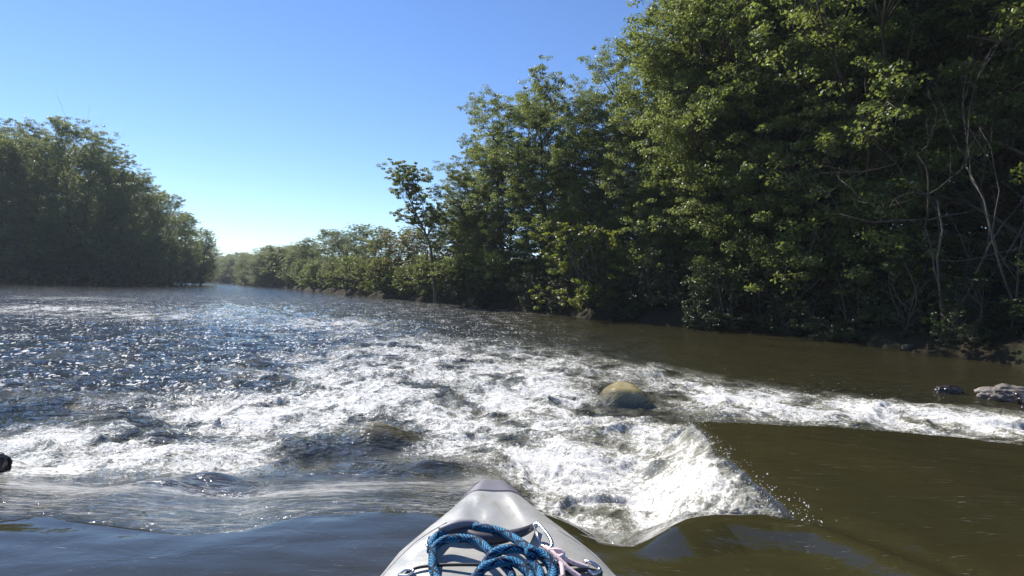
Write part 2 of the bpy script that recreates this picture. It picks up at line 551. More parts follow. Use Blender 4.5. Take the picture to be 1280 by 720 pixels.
    for wl, a, sd in ((1.5, .070, 1), (0.75, .050, 2), (0.36, .028, 3), (0.17, .016, 4), (0.085, .009, 5), (0.045, .0045, 6)):
        ok = sstep(2.2, 4.5, wl / sp)
        sel = (ok > 0) & (amp > 0.001)
        n = pn((ux[sel] + qx[sel]) / wl, (uy[sel] + qy[sel]) * 1.15 / wl, sd + 50)
        rid = (1 - np.abs(n) * 2.4)
        rid = np.where(rid > 0, rid * rid, rid)
        h[sel] += (rid - 0.35) * a * ok[sel] * (np.clip(amp[sel], 0, 1) ** (0.8 if wl > 0.5 else 1.2))
    z += h * 1.05
    # longer swell of the run-out
    z += sstep(0.5, 3, d) * 0.035 * (pn(x * 0.35 + y * .1, y * 0.55, 71)) / (1 + r / 60)
    z += sstep(0.4, 2, d) * np.exp(-((r - 6) / 6) ** 2) * 0.10 * pn(x * 0.5, y * 0.8, 72) * (0.4 + np.clip(dens, 0, 1))
    # upstream glassy water: very low undulation
    up = 1 - sstep(-0.05, 0.05, d)
    z += up * (0.014 * pn(x * 1.2, y * 2.5, 73) + 0.005 * pn(x * 4, y * 9, 74))

    # foam piled where the fall lands, splash crest along the pool's edge
    c = at(930, 610, z=UP)
    z += 0.13 * np.exp(-((d - 0.75) / 0.30) ** 2) * rightside * down
    z += 0.03 * np.exp(-((x - 0.65) / 0.5) ** 2 - ((y - 3.1) / 0.6) ** 2) * down

    wE = edge * np.exp(-(np.maximum(d, 0) / 0.42) ** 2) * down
    zE = UP - 0.035 - 0.32 * np.maximum(d, 0) + (np.abs(pn(x * 6, y * 6, 61)) * 0.10 + np.abs(pn(x * 15, y * 15, 62)) * 0.06 + np.abs(pn(x * 34, y * 34, 63)) * 0.03) * sstep(0, .1, d) + h * 0.4
    z = z * (1 - wE) + zE * wE

    def bumpz(px, py, zz, rx, ry, hgt, skew=0.0):
        c = at(px, py, z=zz)
        u_ = (x - c.x) / rx; v_ = (y - c.y) / ry
        return hgt * np.exp(-(u_ * u_ + v_ * v_)) * (1 + skew * v_)
    # standing waves below the ledge, left
    z += bumpz(470, 540, 0.1, 0.34, 0.24, 0.17)
    z += bumpz(380, 556, 0.08, 0.34, 0.18, 0.10)
    z += bumpz(540, 582, 0.1, 0.20, 0.12, 0.08)
    z += bumpz(480, 575, 0.1, 0.45, 0.10, -0.06)
    z += bumpz(265, 612, 0.1, 0.20, 0.10, 0.05)
    z += bumpz(195, 628, 0.1, 0.14, 0.07, 0.03)
    z += bumpz(270, 640, 0.1, 0.25, 0.09, -0.05)
    z += bumpz(450, 600, 0.1, 0.5, 0.07, 0.04)
    # glassy pour-over hump
    hc = at(781, 489, z=0.12)
    hu = (x - hc.x) / 0.33; hv = (y - hc.y) / 0.36
    hump = np.clip(1 - (np.abs(hu) ** 3 + np.abs(hv) ** 3), 0, 1) ** 0.8
    z = z * (1 - hump * 0.8) + hump * (0.21 + 0.05 * pn(x * 5, y * 5, 92))
    # glassy hump beside the bow and the crease running out of it
    cr = [tuple(at(a, b, z=UP + 0.05).xy) for a, b in ((845, 655), (900, 648), (960, 650), (1015, 660), (1070, 680), (1120, 700), (1180, 724), (1300, 800))]
    dc = poly_dist(x, y, cr, False)
    z += 0.056 * np.exp(-(dc / 0.17) ** 2) * up
    z -= 0.03 * np.exp(-((dc - 0.24) / 0.12) ** 2) * up * (y > np.interp(x, [p[0] for p in cr], [p[1] for p in cr]))

    silt = hump * 0.75 + 0.35 * np.clip(bumpz(470, 540, 0.1, 0.25, 0.16, 1.0), 0, 1)
    streak = leftside * down * (0.30 * np.exp(-((d - 0.06) / 0.08) ** 2) + 0.62 * np.exp(-((d - 0.55) / 0.42) ** 2) * (0.8 + 0.8 * pn(x * 1.5, y * 5, 81)))
    streak += (1 - leftside) * np.exp(-((d - 0.12) / 0.12) ** 2) * 0.55 * down * (1 - rightside) + (1 - leftside) * np.exp(-((d - 0.45) / 0.30) ** 2) * 0.25 * down * (1 - rightside)
    streak += np.exp(-(np.abs(d - 0.03) / 0.05) ** 2) * 0.8 * sstep(0, 0.02, d) * rightside
    foam = np.maximum(foam, up * 0.20 * sstep(0.25, 0.5, pn(x * 1.7, y * 3.1, 91)) * sstep(1.3, 2.2, x))
    foam *= (1 - np.clip(hump * 1.3, 0, 1) * (0.55 + 0.45 * sstep(.15, -.3, hu)))
    chop = np.where(up > 0.5, 0.035 + 0.07 * sstep(1.2, 2.6, x), 1.0)
    chop = chop * (1 - hump * 0.80) * np.where(up > .5, 1, (0.25 + 0.75 * sstep(0.5, 1.4, d)))
    for a in ((470, 550, 60, 26), (265, 622, 60, 18), (540, 588, 40, 18), (400, 600, 120, 25)):
        c = at(a[0], a[1], z=0.05)
        chop *= 1 - 0.8 * np.exp(-((x - c.x) / (a[2] * c.y / 640)) ** 2 - ((y - c.y) / (a[3] * c.y ** 2 / 900)) ** 2) * down
    chop *= 1 - 0.45 * calm_right * down
    chop *= 1 / (1 + (np.maximum(r - 8, 0) / 24) ** 1.15) * (1 + 1.3 * sstep(0, -2, x) * sstep(3.5, 5, y))
    chop = np.where(d > 1, np.maximum(chop, 0.10), chop)
    painted_glint = sstep(2.5, -2.0, x - 0.05 * y) * sstep(2.8, 4.2, d) * sstep(75, 25, r) * (0.65 + 0.35 * sstep(-1, -6, x))  # left run-out area where the sun glints are painted on
    f, fan = polar_faces(len(rs), len(th))
    co = np.stack([x, y, z], 1)
    me = np_mesh('river_water', co, f, True, {'foam': foam, 'silt': np.clip(silt, 0, 1), 'chop': chop, 'streak': np.clip(streak, 0, 1), 'painted_glint': painted_glint})
    return me, (x, y, z, foam)


wme, WD = water_mesh()
water = link('river_water', wme, None, M['water'])
tag(water, kind='structure')

# ---------------------------------------------------------------- trees
def limb_path(a, b, sag, n, wob, rg):
    pts = []
    a = np.array(a); b = np.array(b)
    L = np.linalg.norm(b - a)
    off = rg.normal(0, wob * L, (2, 3))
    for i in range(n + 1):
        t = i / n
        p = a * (1 - t) + b * t + np.array([0, 0, sag * L]) * math.sin(math.pi * t) * 1.0
        p = p + off[0] * math.sin(math.pi * t) + off[1] * math.sin(2 * math.pi * t) * 0.5
        pts.append(Vector(p))
    return pts


def leaves(centres, sizes, tones, per, L, rg, flat=0.5):
    """many small folded leaves gathered round twig ends"""
    n = len(centres)
    c = np.repeat(centres, per, 0); s = np.repeat(sizes, per)[:, None]; t = np.repeat(tones, per)
    m = len(c)
    v = rg.normal(0, 1, (m, 3)); v /= np.linalg.norm(v, axis=1)[:, None]
    rad = rg.uniform(0.15, 1, (m, 1)) ** 0.6
    p = c + v * rad * s * np.array([1, 1, flat])
    nr = rg.normal(0, 1, (m, 3)) * 0.75 + np.array([0, 0, 0.9]) + v * 0.5
    nr /= np.linalg.norm(nr, axis=1)[:, None]
    tg = np.cross(nr, rg.normal(0, 1, (m, 3))); tg /= np.linalg.norm(tg, axis=1)[:, None] + 1e-9
    bt = np.cross(nr, tg)
    l = L * rg.uniform(0.6, 1.25, (m, 1)); w = l * rg.uniform(0.55, 0.8, (m, 1))
    v0 = p - tg * l * 0.5; v2 = p + tg * l * 0.5 - nr * l * 0.12
    v1 = p + bt * w * 0.5 - nr * w * 0.15 - tg * l * 0.08; v3 = p - bt * w * 0.5 - nr * w * 0.15 - tg * l * 0.08
    co = np.stack([v0, v1, v2, v3], 1).reshape(-1, 3)
    f = np.arange(m * 4).reshape(-1, 4)
    tone = np.clip(t + rg.normal(0, 0.13, m), 0, 1)
    return co, f, np.repeat(tone, 4)


def make_tree(name, H, crown_r, base, nlobe, ncl, per, leaf, seed, leafmat, barkmat, lean=(0, 0), lobe_r=1.5, forks=2, low=0.0, top_pow=0.5, keep=1.0, trunk_r=None, flat=0.5):
    rg = np.random.default_rng(seed)
    root = empty(name)
    tb = MB()
    tr = trunk_r or H * 0.017
    stems = []
    for k in range(forks):
        a = 2 * math.pi * (k + rg.uniform(-.2, .2)) / forks
        sp = 0 if forks == 1 else crown_r * 0.33
        top = (lean[0] + math.cos(a) * sp, lean[1] + math.sin(a) * sp, H * (0.92 - 0.08 * k))
        fork_h = H * base * 0.8
        basep = Vector((0, 0, -0.6))
        mid = Vector((lean[0] * 0.25 + math.cos(a) * tr * .3, lean[1] * 0.25 + math.sin(a) * tr * .3, fork_h))
        pts = catmull([basep, basep * .4 + mid * .6 + Vector((rg.normal(0, .1), rg.normal(0, .1), 0)), mid,
                       mid.lerp(Vector(top), .45) + Vector((rg.normal(0, .3), rg.normal(0, .3), 0)), Vector(top)], 5)
        n = len(pts)
        rad = [tr * (1.25 if i < 2 else 1) * (1 - 0.93 * (i / (n - 1)) ** 0.9) * (1 if k == 0 else 0.8) + 0.012 for i in range(n)]
        tb.tube(pts, rad, 9)
        stems.append((pts, rad))
    # lobes of the crown
    lob = []
    tries = 0
    while len(lob) < nlobe and tries < 6000:
        tries += 1
        t = rg.uniform(low, 1)
        hz = H * (base + (1 - base) * t)
        prof = (math.sin(math.pi * min(1, (t * 0.66 + 0.21))) ** top_pow)
        ang = rg.uniform(0, 2 * math.pi)
        bulge = 0.78 + 0.22 * math.sin(ang * 3 + seed) + 0.15 * math.sin(ang * 2 + hz * 0.7 + seed)
        rr = crown_r * prof * bulge * math.sqrt(rg.uniform(0.08, 1))
        q = np.array([lean[0] * (0.25 + .75 * t) + math.cos(ang) * rr, lean[1] * (0.25 + .75 * t) + math.sin(ang) * rr, min(hz, H - lobe_r * .4)])
        if all(np.linalg.norm((q - o) * np.array([1, 1, 1.2])) > lobe_r * 0.85 for o in lob): lob.append(q)
    C, S, T = [], [], []
    for q in lob:
        if rg.uniform() > keep: continue
        pts, rad = stems[rg.integers(len(stems))]
        # attach below and inward
        hz = max(H * base * 0.5, q[2] - 0.55 * math.hypot(q[0] - lean[0] * .5, q[1] - lean[1] * .5) - rg.uniform(0.3, 1.2))
        k = min(range(len(pts)), key=lambda i: abs(pts[i].z - hz))
        lr = rad[k] * 0.45 + 0.01
        path = limb_path(pts[k], q, 0.06, 6, 0.07, rg)
        tb.tube(path, [lr * (1 - 0.85 * i / 6) + 0.006 for i in range(7)], 5)
        lr_ = lobe_r * rg.uniform(0.75, 1.3)
        ltone = rg.uniform(0.25, 0.75)
        for j in range(ncl):
            v = rg.normal(0, 1, 3); v /= np.linalg.norm(v)
            v[2] = v[2] * 0.75 + 0.15
            cpt = q + v * lr_ * rg.uniform(0.35, 1.0)
            C.append(cpt); S.append(rg.uniform(0.30, 0.62) * lobe_r * 0.52); T.append(ltone + rg.normal(0, 0.1))
            if j % 3 == 0:
                tb.tube(limb_path(path[4], cpt, 0.05, 3, 0.08, rg), [lr * .22 + .004, lr * .16 + .003, lr * .1 + .003, .003], 3)
    tb.build('trunk', barkmat, root)
    co, f, tone = leaves(np.array(C), np.array(S), np.array(T), per, leaf, rg, flat)
    me = np_mesh('crown', co, f, False, {'tone': tone})
    link('crown', me, root, leafmat)
    return root


def copy_thing(root):
    c = root.copy(); sc.collection.objects.link(c)
    for ch in root.children:
        d = ch.copy(); sc.collection.objects.link(d); d.parent = c
    return c


used = {}


def place(key, x, y, s, rz, label, cat, group, name=None, zoff=0.0, sx=1.0):
    src = PROTO[key]
    if key not in used: o = src; used[key] = 1
    else: o = copy_thing(src)
    z = float(ground_z(np.array([x], float), np.array([y], float))[0])
    o.location = (x, y, max(z, 0.0) + zoff)
    o.rotation_euler = (0, 0, rz)
    o.scale = (s * sx, s * sx, s)
    if name: o.name = name
    tag(o, label, cat, group)
    return o


PROTO = {}
PROTO['big_a'] = make_tree('maple_tree', 17, 5.0, 0.05, 100, 22, 66, 0.112, 101, M['leaf'], M['bark'], lobe_r=1.45)
PROTO['big_b'] = make_tree('maple_tree', 17, 4.5, 0.04, 98, 22, 66, 0.108, 102, M['leaf'], M['bark'], lobe_r=1.35, forks=3)
PROTO['big_c'] = make_tree('maple_tree', 16, 5.3, 0.06, 104, 22, 64, 0.112, 103, M['leaf'], M['bark'], lobe_r=1.4, forks=2)
PROTO['big_d'] = make_tree('dark_tree', 16, 4.8, 0.07, 92, 22, 64, 0.112, 104, M['leaf_dark'], M['bark'], lobe_r=1.5, forks=2)
PROTO['thin'] = make_tree('slender_tree', 16, 3.2, 0.45, 26, 9, 26, 0.16, 105, M['leaf'], M['bark'], lobe_r=1.25, forks=1)
PROTO['yellow'] = make_tree('yellowish_tree', 9, 3.4, 0.08, 46, 13, 34, 0.17, 106, M['leaf_yellow'], M['bark'], lobe_r=1.2, forks=3)
PROTO['brown'] = make_tree('brown_tree', 9, 3.0, 0.10, 36, 12, 26, 0.16, 107, M['leaf_brown'], M['bark'], lobe_r=1.2, forks=2)
PROTO['shrub'] = make_tree('shrub', 3.0, 1.7, 0.05, 22, 9, 26, 0.11, 108, M['leaf'], M['bark'], lobe_r=0.6, forks=4, trunk_r=0.04)
PROTO['dim'] = make_tree('shrub', 3.0, 1.7, 0.03, 24, 9, 28, 0.11, 128, M['leaf_painted_shade'], M['bark'], lobe_r=0.6, forks=4, trunk_r=0.04)
PROTO['bright'] = make_tree('bright_shrub', 3.4, 2.4, 0.05, 28, 10, 26, 0.13, 109, M['leaf_bright'], M['bark'], lobe_r=0.75, forks=4, trunk_r=0.05)
PROTO['lean'] = make_tree('leaning_tree', 10.8, 2.4, 0.55, 26, 16, 52, 0.125, 110, M['leaf'], M['bark'], lean=(-3.2, 0), lobe_r=0.95, forks=1, keep=0.9, trunk_r=0.15)

# --- right bank, tall front row: (px of the crown centre, depth, height, kind)
FR = 'tall trees along the right bank'
front = [
    (598, 42, 12.0, 'big_c', 'lower rounded tree ending the tall group, beside the open sky gap'),
    (634, 40, 15.2, 'big_a', 'tall tree with a stepped left edge against the sky, next to the group end'),
    (686, 36, 14.8, 'big_b', 'round topped tall tree before the notch in the skyline'),
    (742, 32.5, 12.8, 'big_c', 'tree with pale leafy boughs drooping to the water under the notch'),
    (794, 29.5, 14.3, 'big_a', 'tall tree with a rounded top just right of the skyline notch'),
    (892, 25.5, 15.9, 'big_c', 'tall tree whose dark limbs show below its top near the frame top'),
    (925, 23.5, 20.5, 'big_b', 'very tall tree with a dark fork of limbs behind the drooping boughs'),
    (990, 21.5, 20.5, 'big_a', 'tall tree with a pale lit crown standing behind mid bank shade'),
    (1060, 19.8, 21.0, 'big_c', 'dark tall tree left of the bare branches'),
    (1175, 19.0, 19.5, 'thin', 'thin crowned tree behind the bare branches with sky showing through'),
    (1290, 15.6, 19.0, 'big_b', 'tall tree at the right edge of the photo behind the bare branches'),
    (1420, 13.2, 19.0, 'big_d', 'dark tall tree reaching in from beyond the right edge'),
]
for i, (px, Y, H, k, lab) in enumerate(front):
    p = at(px, 300, Y=Y)
    base = {'big_a': 17, 'big_b': 17, 'big_c': 16, 'big_d': 16, 'thin': 16}[k]
    place(k, p.x, Y, H / base, i * 2.13, lab, 'tree', FR, sx=1.12 if i < 3 else 1.0)
# --- second and third rows, seen between the front trunks
BR = 'trees filling in behind the tall right bank trees'
back = [(715, 46, 11), (775, 42, 12), (850, 38, 14), (900, 35, 18), (950, 33, 21), (1010, 30, 21), (1060, 31, 21), (1150, 36, 5), (1262, 30, 19), (1290, 26, 20),
        (1350, 24, 20), (1020, 42, 20), (1100, 45, 6), (1200, 42, 5), (900, 46, 19), (1300, 40, 19), (940, 27, 21), (890, 30, 15.5)]
kinds = ['big_d', 'big_a', 'big_d', 'big_c', 'big_d', 'big_b', 'big_d']
for i, (px, Y, H) in enumerate(back):
    p = at(px, 300, Y=Y)
    place(kinds[i % 7], p.x, Y, H / 16.5, i * 1.7 + .4, 'dark leafy tree half hidden behind the tall right bank trees', 'tree', BR)
# --- understory along the right bank
US = 'shrubs along the foot of the right bank'
under = [(612, 38.5, 1.0, 'bright', 'small pale bush overhanging the water at the foot of the tall trees'),
         (735, 27.0, 1.3, 'bright', 'pale leafy boughs dipping to the water in front of the dark bank'),
         (1150, 15.6, 0.5, 'bright', 'little sunlit yellow green bush low on the dark right bank')]
rgs = np.random.default_rng(15)
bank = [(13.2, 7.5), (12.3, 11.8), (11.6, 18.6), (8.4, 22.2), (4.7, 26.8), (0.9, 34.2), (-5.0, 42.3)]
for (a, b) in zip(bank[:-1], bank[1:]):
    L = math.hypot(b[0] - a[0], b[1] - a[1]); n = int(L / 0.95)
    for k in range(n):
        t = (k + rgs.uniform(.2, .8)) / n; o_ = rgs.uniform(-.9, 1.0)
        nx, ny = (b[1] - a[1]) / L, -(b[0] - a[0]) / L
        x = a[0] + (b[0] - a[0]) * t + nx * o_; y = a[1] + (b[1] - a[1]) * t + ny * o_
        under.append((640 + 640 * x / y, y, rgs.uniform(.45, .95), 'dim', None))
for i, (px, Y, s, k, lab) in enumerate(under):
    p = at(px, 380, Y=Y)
    place(k, p.x, Y, s, i * 1.3, lab or 'green shrub with shade painted into its leaves under the tall right bank trees', 'shrub', US)
# --- the leaning tree on the outer bank and its neighbours
p = at(546, 378, z=0.1)
lt = place('lean', p.x, p.y + 0.3, 1.04, 0.0, 'slender leaning tree with a sparse open crown standing out against the sky', 'tree', None)
mid = [(574, 46, 8.2, 'big_d', 'dark tree filling the corner between the leaning trunk and the tall group'),
       (538, 50, 7.4, 'brown', 'brownish tree directly behind the leaning trunk'),
       (590, 52, 9.0, 'big_c', 'rounded tree behind the dark corner tree by the tall group'),
       (496, 55, 6.2, 'yellow', 'yellow green tree left of the leaning trunk'),
       (515, 62, 7.2, 'big_a', 'green tree behind the yellowish tree and leaning trunk'),
       (472, 64, 7.4, 'big_c', 'rounded green tree left of the yellowish tree'),
       (450, 72, 8.6, 'big_b', 'taller tree in the line left of the yellowish tree'),
       (430, 80, 8.6, 'big_d', 'dark tree midway along the receding right bank'),
       (410, 90, 9.6, 'big_a', 'taller rounded tree midway along the receding right bank'),
       (386, 104, 9.4, 'big_d', 'upright dark tree left of the rounded midway tree'),
       (368, 116, 7.6, 'big_c', 'low green tree left of the upright dark tree'),
       (350, 132, 8.4, 'big_a', 'broad hazy tree where the right bank narrows'),
       (333, 150, 8.2, 'big_b', 'hazy tree just left of the broad one on the far right bank')]
for i, (px, Y, H, k, lab) in enumerate(mid):
    p = at(px, 350, Y=Y)
    base = {'yellow': 9, 'brown': 9, 'big_a': 17, 'big_b': 17}.get(k, 16)
    place(k, p.x, Y, H / base, i * 2.4, lab, 'tree', 'trees on the receding right bank', sx=1.2)
for i, (px, Y, s, k, lab) in enumerate([(512, 49, .85, 'bright', 'bright green bush at the water beside the leaning trunk'), (470, 56, 1.05, 'bright', 'widest bright green bush low by the water left of the leaning tree'),
                                  (448, 64, .9, 'bright', 'bright bush at the left end of the lit bushes'), (590, 41.5, .9, 'bright', 'lime bush in shade between leaning trunk and tall trees'),
                                  (420, 73, 1.3, 'shrub', None), (400, 84, 1.4, 'shrub', None), (436, 68, 1.3, 'shrub', None), (378, 98, 1.6, 'shrub', None), (360, 112, 1.6, 'shrub', None),
                                  (530, 47, 1.0, 'shrub', None), (342, 132, 1.8, 'shrub', None)]):
    p = at(px, 366, Y=Y)
    place(k, p.x, Y, s, i * 1.1, lab or 'green shrub at the waterline of the receding right bank', 'shrub', 'shrubs on the receding right bank')
rgs = np.random.default_rng(16)
bank = [(-5.9, 42), (-18.8, 60), (-51, 116), (-98, 185), (-165, 262)]
for (a, b), step in zip(zip(bank[:-1], bank[1:]), (1.9, 3.2, 6.5, 9)):
    L = math.hypot(b[0] - a[0], b[1] - a[1]); n = int(L / step)
    for k in range(n):
        t = (k + rgs.uniform(.2, .8)) / n; o_ = rgs.uniform(.4, 2.0)
        nx, ny = (b[1] - a[1]) / L, -(b[0] - a[0]) / L
        x = a[0] + (b[0] - a[0]) * t + nx * o_; y = a[1] + (b[1] - a[1]) * t + ny * o_
        place('bright' if rgs.uniform() < .3 else 'shrub', x, y, rgs.uniform(.7, 1.1) * (1 if step < 3 else 1.5 if step < 6 else 2.2), k * 1.3,
              'green shrub at the waterline of the receding right bank', 'shrub', 'shrubs on the receding right bank', name='shrub')
# --- far reach
fr = []
rgf = np.random.default_rng(5)
segs = [((-62, 122), (-100, 182)), ((-98, 185), (-165, 262)), ((-165, 262), (-262, 310)), ((-262, 310), (-390, 330))]
for (a, b), n in zip(segs, (9, 13, 14, 12)):
    for row in range(2):
        for i in range(n):
            t = (i + rgf.uniform(0.1, .9)) / n
            nx, ny = (b[1] - a[1]), -(b[0] - a[0]); q = math.hypot(nx, ny)
            off = 3.5 + row * 9 + rgf.uniform(0, 3)
            fr.append((a[0] + (b[0] - a[0]) * t + nx / q * off, a[1] + (b[1] - a[1]) * t + ny / q * off, rgf.uniform(8.0, 10.5) * (1.7 if a[0] < -150 else 1.0) + row * 1.6))
for i, (x, y, H) in enumerate(fr):
    place(['big_a', 'big_d', 'big_c', 'big_b'][i % 4], x, y, H / 16.5, i * 1.9, 'blue hazed far tree in the treeline where the river bends away', 'tree', 'far trees at the river bend', sx=1.4)
# --- left bank
LB = 'trees on the left bank'
left = [(252, 116, 12.5, 'big_c', 'lowest tree at the tip of the left bank leaning over the water'),
        (228, 106, 14.5, 'big_a', 'second tree in from the tip of the left bank'),
        (200, 100, 17.5, 'big_a', 'tree third in from the tip of the left bank'),
        (170, 95, 20.5, 'big_c', 'tree on the middle of the left bank slope of crowns'),
        (135, 90, 23.5, 'big_b', 'tall tree right of the tallest left bank crown'),
        (92, 88, 27.0, 'big_a', 'tallest round crown on the left bank'),
        (40, 86, 23.5, 'big_c', 'broad tree below the bare twigs on the left bank'),
        (0, 84, 24.0, 'big_b', 'tree at the left edge of the photo on the left bank'),
        (-45, 82, 25.0, 'big_d', None), (-100, 82, 24.0, 'big_a', None),
        (215, 120, 17, 'big_d', None), (150, 112, 23, 'big_d', None), (110, 108, 26, 'big_c', None), (60, 105, 25, 'big_d', None), (15, 102, 27, 'big_d', None), (-40, 100, 27, 'big_b', None), (180, 118, 20, 'big_b', None)]
for i, (px, Y, H, k, lab) in enumerate(left):
    p = at(px, 340, Y=Y)
    base = {'big_a': 17, 'big_b': 17}.get(k, 16)
    place(k, p.x, Y, H / base, i * 1.37, lab or 'dark tree standing behind the front trees of the left bank', 'tree', LB, sx=0.92)
for i, (px, Y, s) in enumerate([(244, 111, 2.4), (225, 102, 2.4), (205, 97, 2.6), (180, 92, 2.8), (150, 88, 2.8), (120, 86, 2.8), (88, 84, 2.8), (55, 83, 2.8), (22, 81.5, 2.8), (-12, 80, 2.8)] + [(250 - 9.3 * q, 115 - 1.25 * q, 1.7 + .3 * (q % 3)) for q in range(27)]):
    p = at(px, 348, Y=Y)
    place('shrub', p.x, Y, s, i * 1.1, 'dark shrub overhanging the waterline of the left bank', 'shrub', 'shrubs on the left bank')


# --- bare trees
def bare_tree(name, seed, stems, depth, mat, r0, lenf=0.72, spread=0.6):
    rg = np.random.default_rng(seed)
    root = empty(name)
    tb = MB(); bb = MB()

    def grow(p, d, L, r, lev):
        n = 5
        pts = [p]
        for i in range(n):
            d = (d + Vector(rg.normal(0, 0.16, 3)) + Vector((0, 0, 0.03))).normalized()
            pts.append(pts[-1] + d * L / n)
        rr = [r * (1 - 0.5 * i / n) for i in range(n + 1)]
        (tb if lev == 0 else bb).tube(pts, rr, 6 if lev < 2 else 4)
        if lev >= depth: return
        kids = 3 if lev < 2 else 2
        for c in range(kids + (1 if lev == 1 else 0)):
            i = n if c == 0 else int(rg.integers(2, n + 1))
            nd = (d + Vector(rg.normal(0, spread, 3))).normalized()
            grow(pts[i], nd, L * lenf * rg.uniform(.75, 1.15), rr[i] * 0.62, lev + 1)
    for (d, L) in stems: grow(Vector((0, 0, -0.3)), Vector(d).normalized(), L, r0, 0)
    tb.build('trunk', mat, root); bb.build('branches', mat, root)
    return root


d1 = bare_tree('bare_tree', 5, [((-.28, -.2, 1), 4.0), ((.36, -.1, 1), 4.4), ((.05, -.2, 1), 3.4)], 6, M['deadwood'], 0.040, 0.74, 0.5)
p = at(1180, 400, Y=14.5); d1.location = (p.x, p.y, 0.7)
tag(d1, 'leafless tree with pale tangled branches in front of the dark right bank', 'tree')
d2 = bare_tree('fallen_branches', 9, [((-1.0, -.25, .22), 2.6), ((-.7, -.5, .6), 2.3), ((1, -.2, .3), 2.4)], 5, M['deadwood'], 0.024, 0.7, 0.5)
p = at(1160, 262, Y=14.2); d2.location = p
d2.parent = None
tag(d2, 'spray of bare dead branches spreading sideways below the leafless tree', 'dead branches')
d3 = bare_tree('bare_tree', 14, [((.3, 0, 1), 8.0), ((-.25, .1, 1), 7.5)], 4, M['bark'], 0.26, 0.62, 0.5)
p = at(48, 340, Y=92); d3.location = (p.x, p.y, 0.8); d3.scale = (2.25, 2.25, 2.25)
tag(d3, 'bare twiggy treetop rising above the left bank canopy', 'tree')

d4 = bare_tree('bare_tree', 23, [((-.1, -.2, 1), 4.8), ((.3, -.1, 1), 4.0)], 6, M['deadwood'], 0.036, 0.74, 0.45)
p = at(1262, 400, Y=13.2); d4.location = (p.x, p.y, 0.7)
tag(d4, 'leafless tree with fine dim twigs at the right edge of the photo', 'tree')

# --- fallen log at the right waterline, rocks
def rock(name, loc, size, seed, mat, label, cat='rock'):
    bpy.ops.mesh.primitive_ico_sphere_add(subdivisions=5, radius=1)
    o = bpy.context.object; me = o.data; o.name = name; me.name = name
    n = len(me.vertices); c = np.empty(n * 3); me.vertices.foreach_get('co', c); c = c.reshape(-1, 3)
    k = 1 + 0.30 * pn(c[:, 0] * 1.3 + c[:, 2], c[:, 1] * 1.3 - c[:, 2] * .7, seed) + 0.20 * pn(c[:, 0] * 3 + c[:, 2] * 2, c[:, 1] * 3 + c[:, 2], seed + 1)
    k -= 0.10 * (1 - np.minimum(1, np.abs(pn(c[:, 0] * 2.6 + c[:, 2] * 1.4, c[:, 1] * 2.6 - c[:, 2] * 1.1, seed + 4)) * 14))
    k += 0.09 * pn(c[:, 0] * 8 + c[:, 2] * 5, c[:, 1] * 8, seed + 2) + .05 * pn(c[:, 0] * 17, c[:, 1] * 15 + c[:, 2] * 16, seed + 3)
    c = c * k[:, None] * np.array(size)
    me.vertices.foreach_set('co', c.ravel()); me.update()
    for p_ in me.polygons: p_.use_smooth = True
    me.materials.append(mat); o.location = loc
    tag(o, label, cat)
    return o


pale_rock = mat_plain('pale_rock', (0.19, 0.165, 0.145), 0.75, var=0.45, scale=4, bump=0.8, bscale=25)
dark_rock = mat_plain('wet_rock', (0.035, 0.028, 0.030), 0.25, var=0.5, scale=7, bump=0.8, bscale=40)
p = at(1262, 497, z=0.0); rock('rock', (p.x, p.y, 0.02), (0.42, 0.24, 0.16), 3, pale_rock, 'long pale pinkish rock in the riffle at the right edge')
p = at(1290, 508, z=0.0); rock('rock', (p.x + .3, p.y, 0.02), (0.45, 0.32, 0.2), 9, dark_rock, 'dark wet rock beside the pale one at the right edge')
p = at(1185, 490, z=0.0); rock('rock', (p.x, p.y, 0.0), (0.20, 0.14, 0.10), 5, dark_rock, 'small dark rock breaking the water left of the pale rock')
p = at(-8, 590, z=0.18); rock('rock', (p.x, p.y, 0.20), (0.072, 0.08, 0.10), 7, dark_rock, 'dark wet rock cut by the left edge of the photo above white water')

tb = MB()
lg = catmull([at(1290, 447, z=0.1) + Vector((.6, 0, 0)), at(1240, 438, z=0.12), at(1180, 434, z=0.12), at(1130, 434, z=0.10)], 6)
tb.tube(lg, [0.16 - 0.004 * i for i in range(len(lg))], 10)
o = tb.build('fallen_log', M['bark'])
tag(o, 'dark fallen log lying along the right waterline', 'log')

